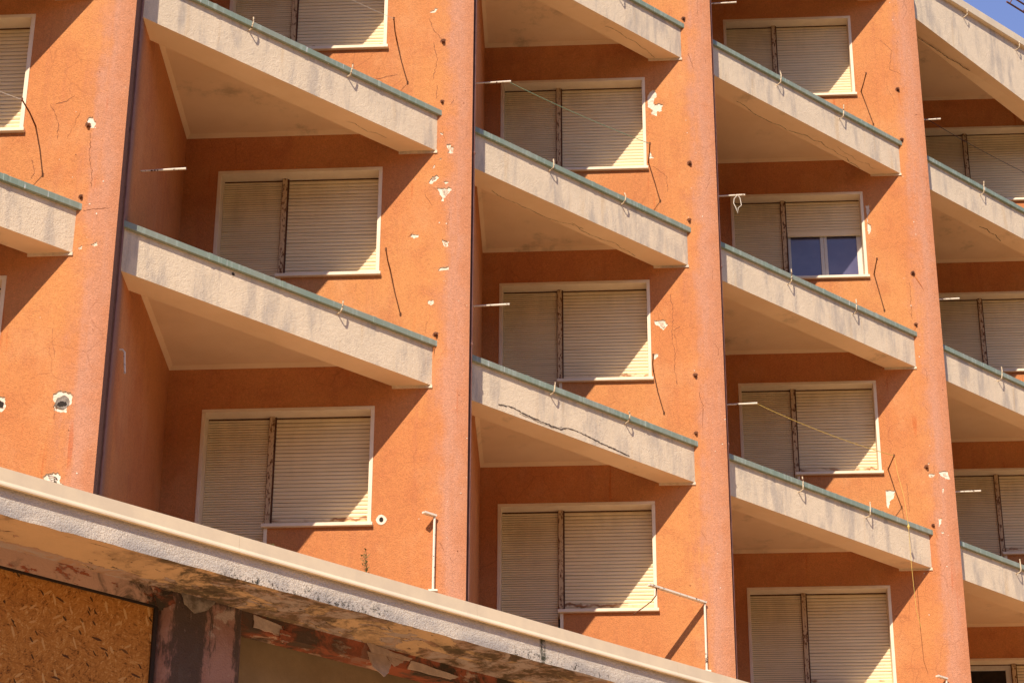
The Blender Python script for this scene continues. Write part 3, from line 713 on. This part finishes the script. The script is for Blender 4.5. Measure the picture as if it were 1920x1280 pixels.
# ---------------------------------------------------------------- things fixed to, or left on, the building
def wpt(b, u, v, z): p = B[b]+W2*u+R2*v; return Vector((p.x, p.y, z+EYE))
def tube_thing(name, base, pts, r, mat, label, cat, group=None, extra=None):
    """one-mesh thing with its origin at base"""
    mb = MB(); mb.tube([Vector(p)-base for p in pts], r, 6)
    if extra:
        for e, er in extra: mb.tube([Vector(p)-base for p in e], er, 6)
    o = mb.build(name, MT[mat]); o.location = base
    return tag(o, label, cat, group)
COL = {1: 'leftmost column of windows', 2: 'second column of windows from the left', 3: 'middle column of windows', 4: 'fourth column of windows from the left', 5: 'rightmost column of windows'}
GR = 'rusty drying rods sticking out beside the windows'; TIP = {}
rods = {(1, 11.52): 'beside the cut-off window at the left edge', (2, 14.58): 'beside the topmost window of the second window column', (2, 11.52): 'beside the middle window of the second window column',
        (3, 14.6): 'under the big white plaster scar in the middle column', (3, 11.58): 'beside the middle window of the middle window column',
        (4, 17.62): 'beside the topmost window of the fourth window column', (4, 14.55): 'below the half-open window', (4, 11.52): 'where a long loose yellow cord hangs down'}
for (b, z), t in rods.items():
    j = rnd.uniform(-.03, .03); base = wpt(b, -.535+WS[b]*.2, .01, z); tip = wpt(b, -.515+WS[b]*.2+j, -.55, z-.02+rnd.uniform(-.02, .02)); TIP[(b, z)] = tip
    mid = base.lerp(tip, .5)+Vector((rnd.uniform(-.01, .01), 0, rnd.uniform(-.015, .005)))
    up = tip+Vector((0, 0, .02))
    tube_thing('drying_rod', base, [base, base.lerp(mid, .5), mid, tip], [.010, .009, .008, .008], 'rust', 'thin rusty drying rod '+t, 'drying rod', GR, [([tip-Vector((0, 0, .016)), up], .012)])
GR2 = 'white peeling drying rods on the side walls of the balconies'
LTIP = {}
left = {(2, 11.52): (-2.41, -2.45, 'on the reddish side wall of the second window column'), (3, 14.42): (-2.17, -2.41, 'holding the green clothesline'), (3, 11.37): (-2.17, -2.45, 'above the middle window of the middle column'),
        (4, 17.66): (-2.457, -2.45, 'over the topmost window of the fourth column'), (4, 14.57): (-2.457, -2.45, 'carrying a white string loop over the half-open window'), (4, 11.5): (-2.42, -2.45, 'holding the yellow clothesline'),
        (5, 17.73): (-2.53, -2.4, 'holding the black clothesline at the right edge'), (5, 14.63): (-2.49, -2.42, 'at the upper middle window on the right edge'), (5, 11.57): (-2.43, -2.42, 'at the lower middle window on the right edge')}
for (b, z), (u, v, t) in left.items():
    N, I = walldir(b); q = isect(Vector((0, v)), Vector((1, 0)), N, I-N)
    base = wpt(b, q.x-.02, v, z-.01); tip = wpt(b, u, v, z+.005); LTIP[(b, z)] = tip
    tube_thing('drying_rod', base, [base, base.lerp(tip, .35), base.lerp(tip, .7), tip], [.008, .010, .012, .013], 'rustmix', 'short peeling white drying rod '+t, 'drying rod', GR2)
def sag(a, c, s, n=14): return [a.lerp(c, i/n)-Vector((0, 0, s*4*(i/n)*(1-i/n))) for i in range(n+1)]
def cord(a, c, s, mat, label, r=.0045):
    tube_thing('clothesline', a, sag(a, c, s), r, mat, label, 'clothesline')
cord(LTIP[(3, 14.42)]-W2.to_3d()*.04, TIP[(3, 14.6)], .03, 'cgreen', 'thin green clothesline across the top window in the middle column')
cord(LTIP[(4, 11.5)]-W2.to_3d()*.02, TIP[(4, 11.52)], .05, 'cyellow', 'thin yellow clothesline across the window under the half-open one')
cord(LTIP[(5, 17.73)]-W2.to_3d()*.18-Vector((0, 0, .02)), wpt(5, -.5, -.53, 17.5), .05, 'cdark', 'black clothesline across the topmost window at the right edge')
cord(wpt(1, -2.4, -2.45, 11.6), TIP[(1, 11.52)], .05, 'cwhite', 'whitish clothesline at the cut-off window on the left edge', .0035)
cord(wpt(2, -2.42, -2.45, 14.62), TIP[(2, 14.58)], .04, 'cwhite', 'faint pale clothesline in front of the topmost window in the second column', .0025)
t0 = TIP[(4, 11.52)]
hang = [t0, t0+Vector((.03, 0, -.25)), t0+Vector((.09, -.03, -.62)), t0+Vector((.115, -.05, -1.05)), t0+Vector((.12, -.03, -1.6)), t0+Vector((.145, 0, -2.2)), t0+Vector((.2, .05, -2.42))]
kn = t0+Vector((.115, -.05, -1.05))
tube_thing('cord', t0, hang, .0032, 'cyellow', 'loose yellow cord with a knot hanging down over a balcony front', 'cord', None, [([kn+Vector((0, 0, .04)), kn, kn-Vector((0, 0, .04))], [.006, .02, .006])])
lp = LTIP[(4, 14.57)]-W2.to_3d()*.1
tube_thing('string_loop', lp, [lp, lp+Vector((-.05, 0, -.06)), lp+Vector((-.06, 0, -.13)), lp+Vector((-.03, 0, -.2)), lp+Vector((-.01, 0, -.28)), lp+Vector((.0, 0, -.2)), lp+Vector((.045, 0, -.16)), lp+Vector((.03, 0, -.05)), lp], .006, 'cwhite', 'white string loop dangling from the drying rod over the half-open window', 'string')
# conduits down the side walls
for b, t in ((2, 'down the dark side wall at the left'), (3, 'beside the left edge of the middle column of windows'), (4, 'beside the left edge of the fourth column of windows')):
    N, I = walldir(b); rd = (I-N).normalized(); s0 = .20 if b == 2 else .10
    p = N+rd*s0; nn = Vector((-rd.y, rd.x))*-1; off = p+Vector((rd.y, -rd.x))*.017
    r = .010 if b == 2 else .014
    base = wpt(b, off.x, off.y, 7.0)
    mb = MB(); mb.tube([Vector((0, 0, 0)), Vector((0, 0, 6.1)), Vector((0, 0, 12.6))], r, 8)
    for z in ([3.62, 6.1, 9.0] if b != 2 else [4.6]): mb.tube([Vector((0, 0, z-.03)), Vector((0, 0, z)), Vector((0, 0, z+.03))], [r*1.05, r*1.7, r*1.05], 8)
    o = mb.build('conduit', MT['conduit']); o.location = base; tag(o, 'thin dark conduit running '+t, 'pipe', 'conduits on the side walls')
# sawn-off terrace railing posts
def post(b, blen, t):
    d = step(b).normalized(); top = 8.49; base = wpt(b, .035, -.045, 7.25)
    mb = MB(); hr = MB()
    def L(u, v, z): return wpt(b, u, v, z)-base
    root = empty('railing_post', base); tag(root, t, 'railing post', 'sawn-off terrace railing posts')
    mb.tube([L(.035, -.045, 7.25), L(.035, -.045, 7.9), L(.037, -.045, top)], .014, 6)
    p = Vector((.045, -.03)); q = p-d*blen; n_ = Vector((-d.y, d.x))*.026
    P4 = [p-n_, p+n_, q+n_, q-n_]
    lo = [L(k_.x, k_.y, top+.003) for k_ in P4]; hi = [L(k_.x, k_.y, top+.025) for k_ in P4]
    hr.face([lo[i] for i in (3, 2, 1, 0)]); hr.face(hi)
    for i in range(4): hr.face([lo[i], lo[(i+1) % 4], hi[(i+1) % 4], hi[i]])
    mb.tube([L(.035, .02, 7.66), L(.035, -.06, 7.655)], .02, 6); mb.box(-.05, .05, -.03, .03, .39, .41)
    mb.build('upright', MT['rustmix'], root); hr.build('handrail', MT['rustmix'], root)
    if blen > .5:
        wi = MB(); w0 = p-d*(blen-.13); z = top
        pts = [(w0.x, w0.y, z), (w0.x-.005, w0.y-.01, z-.09), (w0.x-.06, w0.y-.03, z-.17), (w0.x-.16, w0.y-.04, z-.25), (w0.x-.27, w0.y-.05, z-.33)]
        wi.tube([L(*k_) for k_ in pts], .008, 6); wi.build('bent_wire', MT['rust'], root)
post(2, .17, 'rusty white railing post with a short stub of handrail by a round wall hole')
post(3, .98, 'rusty white railing post with a long handrail piece and a bent wire')
post(4, .2, 'rusty white railing post just showing at the lower right pier')
# rusty bent bracket low on the dark side wall
N, I = walldir(2); rd = (I-N).normalized(); p = N+rd*.62; nrm = Vector((rd.y, -rd.x))
b0 = wpt(2, p.x, p.y, 9.29)
def q_(o_, z, s_=0): k_ = p+nrm*o_+rd*s_; return wpt(2, k_.x, k_.y, z)
tube_thing('bracket', b0, [q_(-.02, 9.31), q_(.03, 9.31), q_(.055, 9.28), q_(.06, 9.2), q_(.075, 9.05)], .010, 'rustmix', 'bent rusty white bracket low on the dark side wall at the left', 'bracket')

# boarded opening
mb = MB(); mb.box(-9.5, -3.43, .03, .05, 0, 6.732+EYE); 
osb = mb.build('strand_board', MT['osb']); placeD(osb); tag(osb, 'orange-brown strand board closing the opening under the canopy at lower left', 'board')
mb = MB(); mb.box(-3.428, -3.385, .01, .06, 0, 6.73+EYE); mb.box(-9.5, -3.43, .005, .0295, 6.712+EYE, 6.7325+EYE); st = mb.build('edge_strip', MT['dark'], osb)

# weeds rooted on the canopy
def Dpt(x, y, z): n = Vector((-DD.y, DD.x)); p = B[2]+DD*x+n*y; return Vector((p.x, p.y, z+EYE))
def weed(base, h, n, label):
    mb = MB(); lf = MB()
    for k_ in range(n):
        a = rnd.uniform(0, 6.28); lean = rnd.uniform(.1, .45); pts = [Vector((0, 0, 0))]
        hh = h*rnd.uniform(.6, 1.)
        for i in range(1, 7):
            t = i/6; pts.append(Vector((math.cos(a)*lean*hh*t*t, math.sin(a)*lean*hh*t*t, hh*t)))
        mb.tube(pts, [.004*(1-.7*i/6) for i in range(7)], 4)
        for i in range(2, 7):
            for s_ in range(5):
                c = pts[i]+Vector((rnd.uniform(-.012, .012),)*2+(rnd.uniform(-.02, .02),)); d_ = Vector((rnd.uniform(-1, 1), rnd.uniform(-1, 1), rnd.uniform(-.2, .9))).normalized(); e = d_.orthogonal().normalized()
                l_ = rnd.uniform(.02, .042)
                lf.face([c, c+d_*l_*.5+e*l_*.22, c+d_*l_, c+d_*l_*.5-e*l_*.22])
    k0 = len(mb.v)
    mb.v += lf.v; mb.f += [tuple(i+k0 for i in f) for f in lf.f]; mb.mi += [1]*len(lf.f); mb.uv += lf.uv; mb.sm += lf.sm
    o = mb.build('weed', [MT['stem'], MT['leaf']]); o.location = base; tag(o, label, 'plant')
weed(Dpt(-1.30, -.55, 7.32), .34, 4, 'small dry leafy weed growing on the canopy edge below the second column')
weed(Dpt(-2.52, -.55, 7.32), .10, 2, 'tiny weed tuft on the canopy edge by the lower left window')

# railing on the roof, seen against the sky
rr = empty('roof_railing', Dpt(13, .4, 19.9)); rr.rotation_euler = (0, 0, TH); tag(rr, 'rusty metal railing on the roof edge against the blue sky', 'railing')
for z in (1.16, 1.335):
    r0 = MB(); r0.tube([(-.28, 0, z), (0, 0, z+.003), (4.5, 0, z)], .017, 6); r0.build('rail', MT['rust'], rr)
for x in (1.4, 3.0, 4.4):
    r1 = MB(); r1.tube([(x, .03, 0), (x, .03, 1.33)], .016, 6); r1.build('post', MT['rust'], rr)
for i in range(12):
    r2 = MB(); r2.tube([(-.2+i*.37, .0, 1.16), (-.08+i*.37, 0, 1.335)], .010, 5); r2.build('brace', MT['rust'], rr)

# ---------------------------------------------------------------- ground
mb = MB(); mb.face([(-2500, -2500, 0), (2500, -2500, 0), (2500, 2500, 0), (-2500, 2500, 0)])
gr = mb.build('ground', MT['ground']); tag(gr, 'dark ground around the added bounce sheet', 'ground', None, 'structure')
mb = MB(); mb.face([(-26, -15, .004), (26, -15, .004), (26, .6, .004), (-26, .6, .004)])  # added bright sheet, out of view, bounces warm light up to the soffits
fc = mb.build('bounce_sheet', MT['bounce_ground']); placeD(fc); tag(fc, 'added pale ground sheet out of view that bounces light upward', 'bounce sheet', None, 'structure')
mb = MB(); rows = []
for i in range(61):                                            # unseen slopes added behind the camera to block the low sky
    a = rad(95+170*i/60); row = []
    for k, (rr_, hh) in enumerate(((62, 0), (75, 16), (92, 36), (115, 50), (190, 66), (320, 30), (420, 0))):
        q = rr_*(1+.06*math.sin(i*.7+k)+rnd.uniform(-.02, .02)); row.append((math.sin(a)*q, math.cos(a)*q, hh*(1+.18*math.sin(i*.31+1)+rnd.uniform(-.06, .06)) if hh else -.5))
    rows.append(row)
for i in range(60):
    for k in range(6): mb.face([rows[i][k], rows[i+1][k], rows[i+1][k+1], rows[i][k+1]], smooth=True)
hl = mb.build('sky_blocker', MT['blocker'], merge=True); tag(hl, 'added dark slopes out of view that block the low sky', 'sky_blocker', None, 'structure')
